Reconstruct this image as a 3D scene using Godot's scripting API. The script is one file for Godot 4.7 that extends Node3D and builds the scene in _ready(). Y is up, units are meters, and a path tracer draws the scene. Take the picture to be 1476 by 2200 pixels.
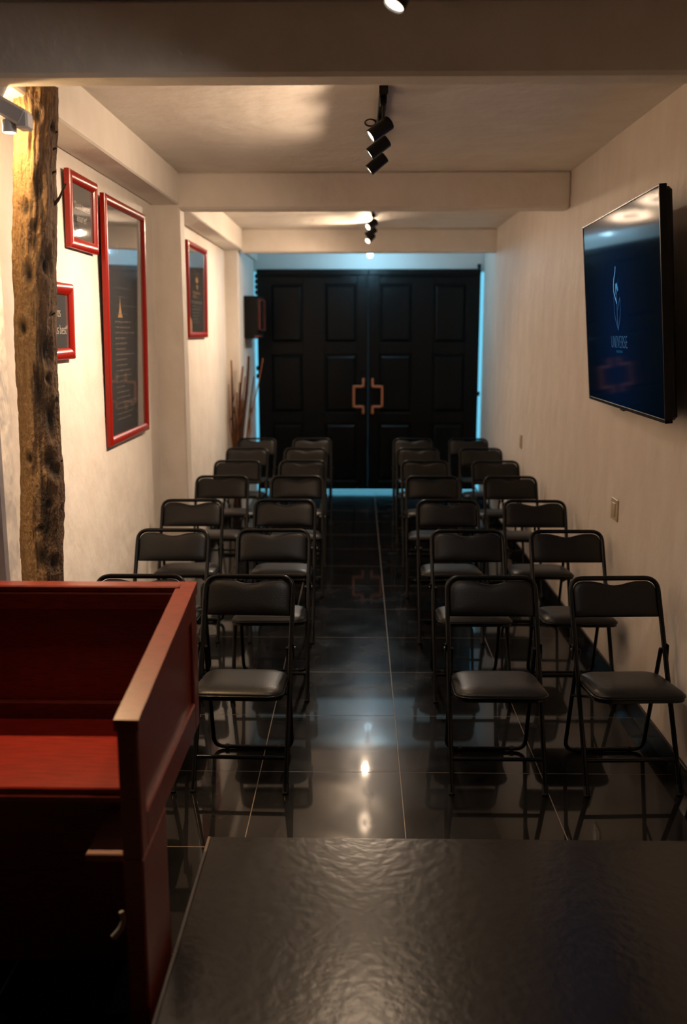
extends Node3D
# A narrow room seen from a low stage: rows of black folding chairs, red picture frames, a wall screen, black double doors.
# x right, y up, the room runs towards -z. Metres.

const CEIL := 2.86
const BEAM := 2.63
const XR := 1.345
const XL := -1.345
const SOFFIT_X := -1.165
const WARM := Color(1.0, 0.865, 0.725)

var M := {}
var taken := {}
var rng := RandomNumberGenerator.new()


# ---------- naming ----------
func numbered(called: String) -> String:
	if not taken.has(called):
		taken[called] = 0
		return called
	taken[called] += 1
	return "%s_%03d" % [called, taken[called]]


func tag(o: Node, label: String, category: String, group := "") -> Node:
	o.set_meta("label", label)
	o.set_meta("category", category)
	if group:
		o.set_meta("group", group)
	return o


func thing(called: String, label: String, category: String, at := Vector3.ZERO, group := "") -> Node3D:
	var o := Node3D.new()
	o.name = numbered(called)
	add_child(o)
	o.position = at
	tag(o, label, category, group)
	return o


func obj(called: String, st: SurfaceTool, mat: Material, parent: Node = null) -> MeshInstance3D:
	st.generate_normals()
	return put(called, st.commit(), mat, parent)


func put(called: String, mesh: Mesh, mat: Material, parent: Node = null) -> MeshInstance3D:
	var o := MeshInstance3D.new()
	o.mesh = mesh
	o.material_override = mat
	o.cast_shadow = GeometryInstance3D.SHADOW_CASTING_SETTING_ON
	if parent == null:
		o.name = numbered(called)
		add_child(o)
	else:
		o.name = part_name(called, parent)
		parent.add_child(o, true)
	return o


func part_name(called: String, parent: Node) -> String:
	var n := called
	var k := 0
	while parent.has_node(NodePath(n)):
		k += 1
		n = "%s_%03d" % [called, k]
	return n


func struct(called: String, st: SurfaceTool, mat: Material) -> MeshInstance3D:
	var o := obj(called, st, mat)
	o.set_meta("kind", "structure")
	return o


# ---------- shapes ----------
func mb() -> SurfaceTool:
	var st := SurfaceTool.new()
	st.begin(Mesh.PRIMITIVE_TRIANGLES)
	return st


func flat(st: SurfaceTool) -> void:
	st.set_smooth_group(-1)


func smooth(st: SurfaceTool) -> void:
	st.set_smooth_group(0)


func tri(st: SurfaceTool, a: Vector3, b: Vector3, c: Vector3) -> void:  # counter-clockwise seen from outside
	st.add_vertex(a)
	st.add_vertex(c)
	st.add_vertex(b)


func quad(st: SurfaceTool, a: Vector3, b: Vector3, c: Vector3, d: Vector3) -> void:
	tri(st, a, b, c)
	tri(st, a, c, d)


func face(st: SurfaceTool, pts: Array, centre: Vector3) -> void:  # a flat face of a convex body, turned outwards
	var n: Vector3 = (pts[1] - pts[0]).cross(pts[2] - pts[0])
	var mid := Vector3.ZERO
	for p in pts:
		mid += p
	mid /= pts.size()
	var q := pts
	if n.dot(mid - centre) < 0:
		q = pts.duplicate()
		q.reverse()
	for i in range(1, q.size() - 1):
		tri(st, q[0], q[i], q[i + 1])


func box(st: SurfaceTool, lo: Vector3, hi: Vector3, b := 0.0, xf := Transform3D()) -> void:  # a box with chamfered edges
	flat(st)
	var c := (lo + hi) / 2
	var h := (hi - lo) / 2
	var cc := xf * c
	b = minf(b, minf(h.x, minf(h.y, h.z)) * 0.9)
	var p := func(a: int, s: Vector3) -> Vector3:
		var v := Vector3(s.x * (h.x - b), s.y * (h.y - b), s.z * (h.z - b))
		v[a] = s[a] * h[a]
		return xf * (c + v)
	for a in 3:
		var u := (a + 1) % 3
		var w := (a + 2) % 3
		for sa in [-1.0, 1.0]:
			var pts := []
			for k in [[-1.0, -1.0], [1.0, -1.0], [1.0, 1.0], [-1.0, 1.0]]:
				var s := Vector3.ZERO
				s[a] = sa
				s[u] = k[0]
				s[w] = k[1]
				pts.append(p.call(a, s))
			face(st, pts, cc)
			if b > 0:
				for su in [-1.0, 1.0]:
					var s1 := Vector3.ZERO
					s1[a] = sa
					s1[u] = su
					s1[w] = -1
					var s2 := s1
					s2[w] = 1
					face(st, [p.call(a, s1), p.call(a, s2), p.call(u, s2), p.call(u, s1)], cc)
	if b > 0:
		for x in [-1.0, 1.0]:
			for y in [-1.0, 1.0]:
				for z in [-1.0, 1.0]:
					var s := Vector3(x, y, z)
					face(st, [p.call(0, s), p.call(1, s), p.call(2, s)], cc)


func boxed(lo: Vector3, hi: Vector3, b := 0.0, xf := Transform3D()) -> SurfaceTool:
	var st := mb()
	box(st, lo, hi, b, xf)
	return st


func prism(st: SurfaceTool, outline: Array, axis: Vector3, xf := Transform3D()) -> void:  # convex outline pushed along axis
	flat(st)
	var c := Vector3.ZERO
	for p in outline:
		c += p
	c = c / outline.size() + axis / 2
	var a := []
	var b := []
	for p in outline:
		a.append(xf * p)
		b.append(xf * (p + axis))
	var cc := xf * c
	face(st, a, cc)
	face(st, b, cc)
	for i in a.size():
		var j := (i + 1) % a.size()
		face(st, [a[i], a[j], b[j], b[i]], cc)


func rounded(points: Array, r: float, seg := 7) -> PackedVector3Array:  # a polyline with rounded corners
	var out := PackedVector3Array()
	out.append(points[0])
	for i in range(1, points.size() - 1):
		var p: Vector3 = points[i]
		var a: Vector3 = p + (points[i - 1] - p).normalized() * r
		var b: Vector3 = p + (points[i + 1] - p).normalized() * r
		for k in seg + 1:
			var t := float(k) / seg
			out.append(a.lerp(p, t * 0.98).lerp(p.lerp(b, t), t))
	out.append(points[-1])
	return out


func tube(st: SurfaceTool, path: PackedVector3Array, radius: float, sides := 10, closed := false, end_radius := -1.0) -> void:
	smooth(st)
	var n := path.size()
	var rings := []
	var up := Vector3.UP
	var t0 := (path[1] - path[0]).normalized()
	if absf(t0.dot(up)) > 0.9:
		up = Vector3.RIGHT
	var side := t0.cross(up).normalized()
	for i in n:
		var a := path[(i - 1 + n) % n] if closed else path[maxi(i - 1, 0)]
		var b := path[(i + 1) % n] if closed else path[mini(i + 1, n - 1)]
		var t := (b - a).normalized()
		side = (side - t * side.dot(t)).normalized()
		var other := t.cross(side)
		var r := radius if end_radius < 0 else lerpf(radius, end_radius, float(i) / (n - 1))
		var ring := []
		for k in sides:
			var ang := TAU * k / sides
			ring.append(path[i] + (side * cos(ang) + other * sin(ang)) * r)
		rings.append(ring)
	for i in (n if closed else n - 1):
		var j := (i + 1) % n
		for k in sides:
			var l := (k + 1) % sides
			quad(st, rings[i][k], rings[i][l], rings[j][l], rings[j][k])
	if not closed:
		flat(st)
		for k in range(1, sides - 1):
			tri(st, rings[0][0], rings[0][k + 1], rings[0][k])
			tri(st, rings[n - 1][0], rings[n - 1][k], rings[n - 1][k + 1])


func tubed(path: PackedVector3Array, radius: float, sides := 10, closed := false, end_radius := -1.0) -> SurfaceTool:
	var st := mb()
	tube(st, path, radius, sides, closed, end_radius)
	return st


func lathe(st: SurfaceTool, profile: Array, sides := 24, xf := Transform3D()) -> void:  # (radius, z) pairs turned about z, from front to back
	smooth(st)
	for i in profile.size() - 1:
		st.set_smooth_group(i)
		var a: Vector2 = profile[i]
		var b: Vector2 = profile[i + 1]
		for k in sides:
			var c0 := Vector2.from_angle(TAU * k / sides)
			var c1 := Vector2.from_angle(TAU * (k + 1) / sides)
			var p := [Vector3(c0.x * a.x, c0.y * a.x, a.y), Vector3(c1.x * a.x, c1.y * a.x, a.y), Vector3(c1.x * b.x, c1.y * b.x, b.y), Vector3(c0.x * b.x, c0.y * b.x, b.y)]
			if a.x < 1e-6:
				tri(st, xf * p[0], xf * p[2], xf * p[3])
			elif b.x < 1e-6:
				tri(st, xf * p[0], xf * p[1], xf * p[2])
			else:
				quad(st, xf * p[0], xf * p[1], xf * p[2], xf * p[3])


func rounded_rect(hw: float, hh: float, r: float, seg := 6) -> PackedVector2Array:
	var out := PackedVector2Array()
	var c := [Vector2(hw - r, -hh + r), Vector2(hw - r, hh - r), Vector2(-hw + r, hh - r), Vector2(-hw + r, -hh + r)]
	for i in 4:
		for k in seg + 1:
			out.append(c[i] + Vector2.from_angle(-PI / 2 + PI / 2 * (i + float(k) / seg)) * r)
	return out


func pillow(st: SurfaceTool, outline: PackedVector2Array, dome: float, depth: float, xf: Transform3D, bend := 0.0) -> void:  # a padded shape: domed front (+z), flat back
	smooth(st)
	var rings := 9
	var n := outline.size()
	var at := func(s: float, i: int, z: float) -> Vector3:
		var p := outline[i % n] * s
		return xf * Vector3(p.x, p.y, z + bend * p.x * p.x)
	var prev := 0.0
	for k in range(1, rings + 1):
		var s := sin(PI / 2 * k / rings)
		var z0 := dome * pow(maxf(1.0 - pow(prev, 4.0), 0.0), 0.55)
		var z1 := dome * pow(maxf(1.0 - pow(s, 4.0), 0.0), 0.55)
		for i in n:
			if k == 1:
				tri(st, xf * Vector3(0, 0, dome), at.call(s, i, z1), at.call(s, i + 1, z1))
			else:
				quad(st, at.call(prev, i, z0), at.call(s, i, z1), at.call(s, i + 1, z1), at.call(prev, i + 1, z0))
		prev = s
	for i in n:
		quad(st, at.call(1.0, i + 1, 0.0), at.call(1.0, i, 0.0), at.call(0.985, i, -depth), at.call(0.985, i + 1, -depth))
	st.set_smooth_group(1)
	for i in n:
		tri(st, xf * Vector3(0, 0, -depth), at.call(0.985, i + 1, -depth), at.call(0.985, i, -depth))


func slab(outline: PackedVector2Array, z0: float, z1: float, xf := Transform3D()) -> SurfaceTool:  # an outline with thickness, star-shaped about its centre
	var st := mb()
	var n := outline.size()
	flat(st)
	for i in n:
		var a := outline[i]
		var b := outline[(i + 1) % n]
		quad(st, xf * Vector3(a.x, a.y, z0), xf * Vector3(b.x, b.y, z0), xf * Vector3(b.x, b.y, z1), xf * Vector3(a.x, a.y, z1))
		tri(st, xf * Vector3(0, 0, z1), xf * Vector3(a.x, a.y, z1), xf * Vector3(b.x, b.y, z1))
		tri(st, xf * Vector3(0, 0, z0), xf * Vector3(b.x, b.y, z0), xf * Vector3(a.x, a.y, z0))
	return st


# ---------- materials ----------
func mat(called: String, c: Color, rough: float, metal := 0.0) -> StandardMaterial3D:
	var m := StandardMaterial3D.new()
	m.resource_name = called
	m.albedo_color = c
	m.roughness = rough
	m.metallic = metal
	M[called] = m
	m.metallic_specular = 0.5
	return m


func noise(freq: float, kind := FastNoiseLite.TYPE_SIMPLEX_SMOOTH, octaves := 4, seed_ := 1) -> FastNoiseLite:
	var n := FastNoiseLite.new()
	n.noise_type = kind
	n.frequency = freq
	n.fractal_octaves = octaves
	n.seed = seed_
	return n


func noise_tex(n: FastNoiseLite, size := 512, normal := false, strength := 4.0, ramp: Gradient = null) -> NoiseTexture2D:
	var t := NoiseTexture2D.new()
	t.width = size
	t.height = size
	t.seamless = true
	t.noise = n
	t.as_normal_map = normal
	t.bump_strength = strength
	if ramp:
		t.color_ramp = ramp
	return t


func ramp(a: Color, b: Color, c := Color(-1, 0, 0)) -> Gradient:
	var g := Gradient.new()
	if c.r < 0:
		g.offsets = PackedFloat32Array([0.25, 0.75])
		g.colors = PackedColorArray([a, b])
	else:
		g.offsets = PackedFloat32Array([0.25, 0.5, 0.75])
		g.colors = PackedColorArray([a, b, c])
	return g


func tri_map(m: StandardMaterial3D, scale: Vector3) -> void:
	m.uv1_triplanar = true
	m.uv1_scale = scale


func make_materials() -> void:
	var wall := mat("wall_paint", Color.WHITE, 0.62)
	wall.albedo_texture = noise_tex(noise(0.006, FastNoiseLite.TYPE_SIMPLEX_SMOOTH, 5, 3), 512, false, 0, ramp(Color(0.925, 0.895, 0.86), Color(0.945, 0.92, 0.89)))
	wall.normal_enabled = true
	wall.normal_scale = 0.35
	wall.normal_texture = noise_tex(noise(0.012, FastNoiseLite.TYPE_SIMPLEX_SMOOTH, 5, 9), 512, true, 6.0)
	tri_map(wall, Vector3(0.9, 0.7, 0.9))
	wall.uv1_world_triplanar = true
	var dirty := wall.duplicate() as StandardMaterial3D
	dirty.resource_name = "scuffed_wall_paint"
	dirty.albedo_texture = noise_tex(noise(0.008, FastNoiseLite.TYPE_SIMPLEX_SMOOTH, 5, 31), 512, false, 0, ramp(Color(0.93, 0.892, 0.855), Color(0.95, 0.918, 0.885)))
	tri_map(dirty, Vector3(0.8, 0.4, 0.9))
	M["scuffed"] = dirty
	mat("lintel_paint", Color(0.86, 0.87, 0.86), 0.6)
	mat("grout", Color(0.46, 0.41, 0.36), 0.5)
	mat("stage_wall", Color(0.22, 0.21, 0.20), 0.8)
	for i in 3:
		var tile := mat("tile_%d" % i, Color(0.045 + 0.006 * i, 0.043 + 0.005 * i, 0.043 + 0.005 * i), 0.13)
		if i == 0:
			M["smear"] = noise_tex(noise(0.01, FastNoiseLite.TYPE_SIMPLEX_SMOOTH, 4, 5), 512, false, 0, ramp(Color(0.7, 0.7, 0.7), Color(1, 1, 1)))
		tile.roughness_texture = M["smear"]
		tile.roughness = 0.26 + 0.01 * i
		tile.metallic_specular = 0.16
		tile.clearcoat_enabled = true
		tile.clearcoat = 0.55
		tile.clearcoat_roughness = 0.04
		tri_map(tile, Vector3(0.6, 0.6, 0.6))
		tile.uv1_world_triplanar = true
	var stage := mat("stage_paint", Color(0.02, 0.02, 0.02), 0.25)
	stage.normal_enabled = true
	stage.normal_scale = 0.22
	stage.metallic_specular = 0.56
	stage.normal_texture = noise_tex(noise(0.018, FastNoiseLite.TYPE_SIMPLEX_SMOOTH, 3, 12), 1024, true, 3.2)
	tri_map(stage, Vector3(1.1, 1.1, 1.1))
	mat("stage_edge", Color(0.34, 0.30, 0.27), 0.5)
	mat("skirting_tile", Color(0.09, 0.088, 0.088), 0.18)
	mat("chair_paint", Color(0.045, 0.05, 0.055), 0.26).metallic_specular = 0.36
	var vinyl := mat("black_vinyl", Color(0.062, 0.064, 0.068), 0.40)
	vinyl.metallic_specular = 0.42
	vinyl.normal_enabled = true
	vinyl.normal_scale = 0.25
	vinyl.normal_texture = noise_tex(noise(0.08, FastNoiseLite.TYPE_CELLULAR, 2, 7), 256, true, 3.0)
	tri_map(vinyl, Vector3(9, 9, 9))
	mat("rubber", Color(0.05, 0.05, 0.05), 0.7)
	mat("steel", Color(0.55, 0.55, 0.55), 0.3, 0.9)
	var door := mat("door_paint", Color(0.03, 0.042, 0.048), 0.38)
	door.metallic_specular = 0.33
	door.normal_enabled = true
	door.normal_scale = 0.12
	door.normal_texture = noise_tex(noise(0.02, FastNoiseLite.TYPE_SIMPLEX_SMOOTH, 3, 4), 256, true, 4.0)
	tri_map(door, Vector3(2, 0.6, 2))
	mat("copper", Color(0.80, 0.50, 0.35), 0.45, 0.4)
	var red := mat("red_lacquer", Color(0.58, 0.088, 0.02), 0.3)
	red.clearcoat_enabled = true
	red.metallic_specular = 0.35
	red.clearcoat = 0.2
	red.clearcoat_roughness = 0.12
	var wood := mat("mahogany", Color.WHITE, 0.34)
	wood.albedo_texture = noise_tex(noise(0.02, FastNoiseLite.TYPE_SIMPLEX_SMOOTH, 5, 21), 512, false, 0, ramp(Color(0.33, 0.095, 0.05), Color(0.43, 0.13, 0.07), Color(0.38, 0.11, 0.055)))
	tri_map(wood, Vector3(0.9, 9.0, 5.0))
	wood.clearcoat_enabled = true
	wood.clearcoat = 0.18
	wood.clearcoat_roughness = 0.25
	var shelf := wood.duplicate() as StandardMaterial3D
	shelf.resource_name = "red_shelf_wood"
	shelf.albedo_texture = noise_tex(noise(0.02, FastNoiseLite.TYPE_SIMPLEX_SMOOTH, 5, 22), 512, false, 0, ramp(Color(0.42, 0.07, 0.02), Color(0.54, 0.11, 0.03)))
	tri_map(shelf, Vector3(0.7, 5.0, 9.0))
	M["shelf"] = shelf
	mat("ledge_wood", Color(0.50, 0.36, 0.33), 0.5)
	mat("lamp_black", Color(0.04, 0.04, 0.04), 0.4).metallic_specular = 0.4
	mat("white_plastic", Color(0.82, 0.82, 0.84), 0.4)
	mat("tv_black", Color(0.03, 0.03, 0.033), 0.35).metallic_specular = 0.35
	mat("cream_plastic", Color(0.80, 0.74, 0.64), 0.35)
	mat("bark", Color.WHITE, 0.85).vertex_color_use_as_albedo = true
	M["bark"].normal_enabled = true
	M["bark"].normal_scale = 0.9
	M["bark"].normal_texture = noise_tex(noise(0.035, FastNoiseLite.TYPE_SIMPLEX_SMOOTH, 5, 15), 512, true, 9.0)
	tri_map(M["bark"], Vector3(6, 2.2, 6))
	mat("twig", Color(0.20, 0.12, 0.075), 0.8)
	mat("dry_branch", Color(0.50, 0.30, 0.15), 0.8)
	mat("dark_branch", Color(0.26, 0.16, 0.10), 0.8)
	mat("cabinet_black", Color(0.05, 0.05, 0.05), 0.5).metallic_specular = 0.35
	mat("red_brown", Color(0.47, 0.23, 0.17), 0.45)
	mat("print_white", Color(0.80, 0.76, 0.70), 0.8)
	mat("pavement", Color(0.62, 0.62, 0.62), 0.9)
	mat("street_wall", Color(0.70, 0.72, 0.72), 0.9)
	mat("paper", Color(0.55, 0.55, 0.56), 0.8)
	var glass := mat("picture_glass", Color(1, 1, 1, 0.03), 0.02)
	glass.transparency = BaseMaterial3D.TRANSPARENCY_ALPHA
	glow("spot_lens", Color(1.0, 0.90, 0.78), 5.0)
	glow("bulb_glass", Color(0.80, 0.95, 1.0), 5.0)


func glow(called: String, c: Color, e: float) -> void:
	var m := mat(called, Color(0.9, 0.9, 0.9), 0.4)
	m.emission_enabled = true
	m.emission = c
	m.emission_energy_multiplier = e


# ---------- lights ----------
func spot(parent: Node, at: Vector3, towards: Vector3, c: Color, energy: float, angle: float, soft: float, size := 0.022) -> void:
	var l := SpotLight3D.new()
	l.name = part_name("light", parent)
	parent.add_child(l, true)
	l.light_color = c
	l.light_energy = energy
	l.spot_range = 20
	l.spot_attenuation = 2.0
	l.spot_angle = angle
	l.spot_angle_attenuation = soft
	l.light_size = size
	l.shadow_enabled = true
	l.basis = Basis.looking_at(towards, Vector3.UP if absf(towards.normalized().y) < 0.98 else Vector3.RIGHT)
	l.position = at


func track_spot(label: String, at: Vector3, d: Vector3, rail_y: float, narrow: float, wide: float, group: String, c := WARM) -> void:
	# at = middle of the can; the can points along d
	d = d.normalized()
	var t := thing("track_spotlight", label, "spotlight", at, group)
	var b := Basis.looking_at(d, Vector3.UP)
	var xf := Transform3D(b, Vector3.ZERO)
	var st := mb()
	# front is -z of the basis
	lathe(st, [Vector2(0.0295, -0.054), Vector2(0.030, -0.052), Vector2(0.030, 0.050), Vector2(0.027, 0.0535), Vector2(0.0, 0.0535)], 28, xf)
	lathe(st, [Vector2(0.026, -0.046), Vector2(0.026, -0.054), Vector2(0.0295, -0.054)], 28, xf)
	obj("can", st, M["lamp_black"], t)
	st = mb()
	lathe(st, [Vector2(0.0, -0.0475), Vector2(0.026, -0.0475)], 24, xf)
	obj("lamp_lens", st, M["spot_lens"], t)
	var top := Vector3(0.012, rail_y - at.y, 0.0)
	var hinge := b * Vector3(0, 0, 0.01) + Vector3(0.0, 0.031, 0)
	obj("stem", tubed(PackedVector3Array([top, Vector3(0.012, hinge.y + 0.012, hinge.z), hinge]), 0.006, 10), M["lamp_black"], t)
	obj("adapter", boxed(top + Vector3(-0.014, -0.028, -0.03), top + Vector3(0.014, 0.0, 0.03), 0.003), M["lamp_black"], t)
	spot(t, d * 0.0585, d, c, narrow, 40.0, 1.0)
	spot(t, d * 0.0585, d, c, wide, 88.0, 0.55)


# ---------- the setting ----------
func setting() -> void:
	var W = M["wall_paint"]
	# floor: a bed of grout with single tiles
	var fl := Node3D.new()
	fl.name = "floor"
	fl.set_meta("kind", "structure")
	add_child(fl)
	obj("grout_bed", boxed(Vector3(-2.1, -0.15, -11.12), Vector3(1.6, -0.0005, 1.8)), M["grout"], fl)
	var xs := [XL, -1.015, -0.42, 0.177, 0.775, 1.372]
	var zs := []
	for k in range(-3, 14):
		zs.append(-3.136 - 0.6045 * k)
	var g := 0.0018
	var meshes := {}
	rng.seed = 4
	for i in xs.size() - 1:
		for j in zs.size() - 1:
			var x0: float = xs[i] + (g if i > 0 else 0.0)
			var x1: float = xs[i + 1] - g
			var z1: float = zs[j] - g
			var z0: float = maxf(zs[j + 1] + g, -11.09)
			var key := "%d %.3f" % [i, z1 - z0]
			if not meshes.has(key):
				var hw := (x1 - x0) / 2
				var hd := (z1 - z0) / 2
				var st := boxed(Vector3(-hw, -0.012, -hd), Vector3(hw, 0, hd), 0.0004)
				st.generate_normals()
				meshes[key] = st.commit()
			var o := put("tile", meshes[key], M["tile_%d" % rng.randi_range(0, 2)], fl)
			o.position = Vector3((x0 + x1) / 2, 0, (z0 + z1) / 2)
			o.rotation = Vector3(rng.randf_range(-1, 1) * 0.0006, 0, rng.randf_range(-1, 1) * 0.0006)
	# shell
	struct("ceiling", boxed(Vector3(-2.1, CEIL, -11.2), Vector3(1.6, CEIL + 0.2, 1.8)), W)
	var st := boxed(Vector3(XR, -0.1, -9.75), Vector3(XR + 0.25, CEIL, 1.8))
	box(st, Vector3(1.402, -0.1, -10.96), Vector3(XR + 0.25, CEIL, -9.75))
	struct("wall_right", st, M["scuffed"])
	st = boxed(Vector3(XL - 0.25, -0.1, -9.75), Vector3(XL, CEIL, -3.272))
	box(st, Vector3(XL - 0.25, -0.1, -10.96), Vector3(-1.205, CEIL, -9.75))
	struct("wall_left", st, W)
	struct("wall_side", boxed(Vector3(-2.1, -0.1, -3.2), Vector3(-1.9, CEIL, 1.8)), M["stage_wall"])
	struct("wall_back", boxed(Vector3(-2.1, -0.1, 1.6), Vector3(1.6, CEIL, 1.8)), M["stage_wall"])
	struct("wall_front", boxed(Vector3(-1.6, 2.535, -11.2), Vector3(1.6, CEIL, -10.985)), M["lintel_paint"])
	# beams, soffit, pillars
	struct("trim_1", boxed(Vector3(-1.9, BEAM + 0.005, -3.275), Vector3(XR, CEIL, -3.15), 0.012), W)
	struct("trim_2", boxed(Vector3(SOFFIT_X - 0.02, BEAM, -6.47), Vector3(XR, CEIL, -6.30), 0.014), W)
	struct("trim_3", boxed(Vector3(SOFFIT_X - 0.02, BEAM, -9.75), Vector3(1.402, CEIL, -9.60), 0.014), W)
	struct("trim_4", boxed(Vector3(XL, 2.655, -10.98), Vector3(SOFFIT_X, CEIL, -3.272), 0.008), W)
	struct("trim_5", boxed(Vector3(-1.95, -0.05, -3.272), Vector3(-1.217, CEIL, -3.15), 0.01), M["scuffed"])
	struct("trim_6", boxed(Vector3(XL - 0.02, -0.05, -6.47), Vector3(SOFFIT_X, 2.70, -6.30), 0.012), W)
	struct("trim_7", boxed(Vector3(XL - 0.02, -0.05, -9.76), Vector3(-1.208, 2.70, -9.60), 0.012), W)
	# skirting: black tiles
	for side in [1, -1]:
		var bb := Node3D.new()
		bb.name = "baseboard_right" if side > 0 else "baseboard_left"
		bb.set_meta("kind", "structure")
		add_child(bb)
		for j in zs.size() - 1:
			var z1: float = zs[j] - 0.001
			var z0: float = maxf(zs[j + 1] + 0.001, -9.6 if side < 0 else -10.9)
			if z1 > -1.6 or z0 >= z1 or (side < 0 and z1 > -3.3):
				continue
			var a := XR - 0.014 if side > 0 else XL
			obj("skirting_tile", boxed(Vector3(a, 0.001, z0), Vector3(a + 0.014, 0.1, z1), 0.002), M["skirting_tile"], bb)
	# outside, seen through the gaps round the doors
	struct("pavement", boxed(Vector3(-6, -0.2, -17), Vector3(6, -0.02, -11.12)), M["pavement"])
	struct("street_wall", boxed(Vector3(-6, -0.02, -17.2), Vector3(6, 7.0, -16.6)), M["street_wall"])
	doors()


func doors() -> void:
	var d := Node3D.new()
	d.name = "door_1"
	d.set_meta("kind", "structure")
	d.set_meta("label", "black panelled double doors with copper handles closing the far end of the room")
	add_child(d)
	d.position = Vector3(0.096, 0, -10.93)
	for s in [-1.0, 1.0]:
		var leaf := Node3D.new()
		leaf.name = "door_leaf" if s < 0 else "door_leaf_001"
		d.add_child(leaf)
		var w := 1.266
		# leaf runs from 0.004 to w away from the middle
		var put_box := func(called: String, a: float, b: float, y0: float, y1: float, z0: float, z1: float, bev: float, m: Material) -> void:
			obj(called, boxed(Vector3(minf(s * a, s * b), y0, z0), Vector3(maxf(s * a, s * b), y1, z1), bev), m, leaf)
		put_box.call("backing_board", 0.0003, w, 0.042, 2.555, -0.045, -0.022, 0.0, M["door_paint"])
		for x in [[0.0003, 0.125], [0.50, 0.745], [1.115, w]]:
			put_box.call("stile", x[0], x[1], 0.042, 2.49, -0.022, 0.0, 0.003, M["door_paint"])
		for y in [[0.042, 0.14], [0.82, 0.94], [1.61, 1.735], [2.395, 2.49]]:
			for x in [[0.125, 0.50], [0.745, 1.115]]:
				put_box.call("rail", x[0], x[1], y[0], y[1], -0.022, -0.0005, 0.003, M["door_paint"])
		put_box.call("top_ledge", 0.0003, w, 2.49, 2.555, -0.022, 0.022, 0.006, M["door_paint"])
		put_box.call("weather_bar", 0.12 if s > 0 else 0.3, 1.2, 2.468, 2.480, 0.0, 0.016, 0.003, M["door_paint"])
		for x in [[0.128, 0.497], [0.748, 1.112]]:
			for y in [[0.143, 0.817], [0.943, 1.607], [1.738, 2.392]]:
				var st := mb()
				flat(st)
				var x0 := minf(s * x[0], s * x[1])
				var x1 := maxf(s * x[0], s * x[1])
				var c := Vector3((x0 + x1) / 2, (y[0] + y[1]) / 2, -0.1)
				var bv := 0.038
				var o := [Vector3(x0 + 0.012, y[0] + 0.012, -0.022), Vector3(x1 - 0.012, y[0] + 0.012, -0.022), Vector3(x1 - 0.012, y[1] - 0.012, -0.022), Vector3(x0 + 0.012, y[1] - 0.012, -0.022)]
				var i := [Vector3(x0 + bv, y[0] + bv, -0.003), Vector3(x1 - bv, y[0] + bv, -0.003), Vector3(x1 - bv, y[1] - bv, -0.003), Vector3(x0 + bv, y[1] - bv, -0.003)]
				face(st, i, c)
				for k in 4:
					face(st, [o[k], o[(k + 1) % 4], i[(k + 1) % 4], i[k]], c)
				obj("panel", st, M["door_paint"], leaf)
		# handle: a bar bent square
		var hst := mb()
		var a := 0.053
		var b := 0.163
		var r := 0.0125
		for q in [[a, 1.243, a, 1.324], [a, 1.243, b, 1.243], [b, 1.013, b, 1.243], [a, 1.013, b, 1.013], [a, 0.944, a, 1.013]]:
			box(hst, Vector3(minf(s * q[0], s * q[2]) - r, q[1] - r, 0.022), Vector3(maxf(s * q[0], s * q[2]) + r, q[3] + r, 0.042), 0.004)
		for y in [1.30, 0.965]:
			box(hst, Vector3(s * a - r, y - r, -0.002), Vector3(s * a + r, y + r, 0.025), 0.002)
		var h := obj("handle", hst, M["copper"], leaf)
		h.set_meta("label", "square bent copper handle")
		# hinges and pins on the outer edge
		for y in ([2.585, 1.16] if s > 0 else [2.30, 2.36, 2.42, 2.48, 1.45, 1.36]):
			var ht := mb()
			var e: float = s * (w + (0.006 if y < 2.56 else -0.02))
			tube(ht, PackedVector3Array([Vector3(e, y - 0.025, 0.0), Vector3(e, y + 0.025, 0.0)]), 0.016 if y < 2.56 else 0.022, 12)
			if y > 2.56:
				tube(ht, PackedVector3Array([Vector3(e, 2.55, 0.0), Vector3(e, y, 0.0)]), 0.009, 10)
			obj("hinge", ht, M["door_paint"], leaf)
	obj("bolt", boxed(Vector3(-0.035, 2.36, 0.0), Vector3(-0.015, 2.50, 0.018), 0.003), M["door_paint"], d)


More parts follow.
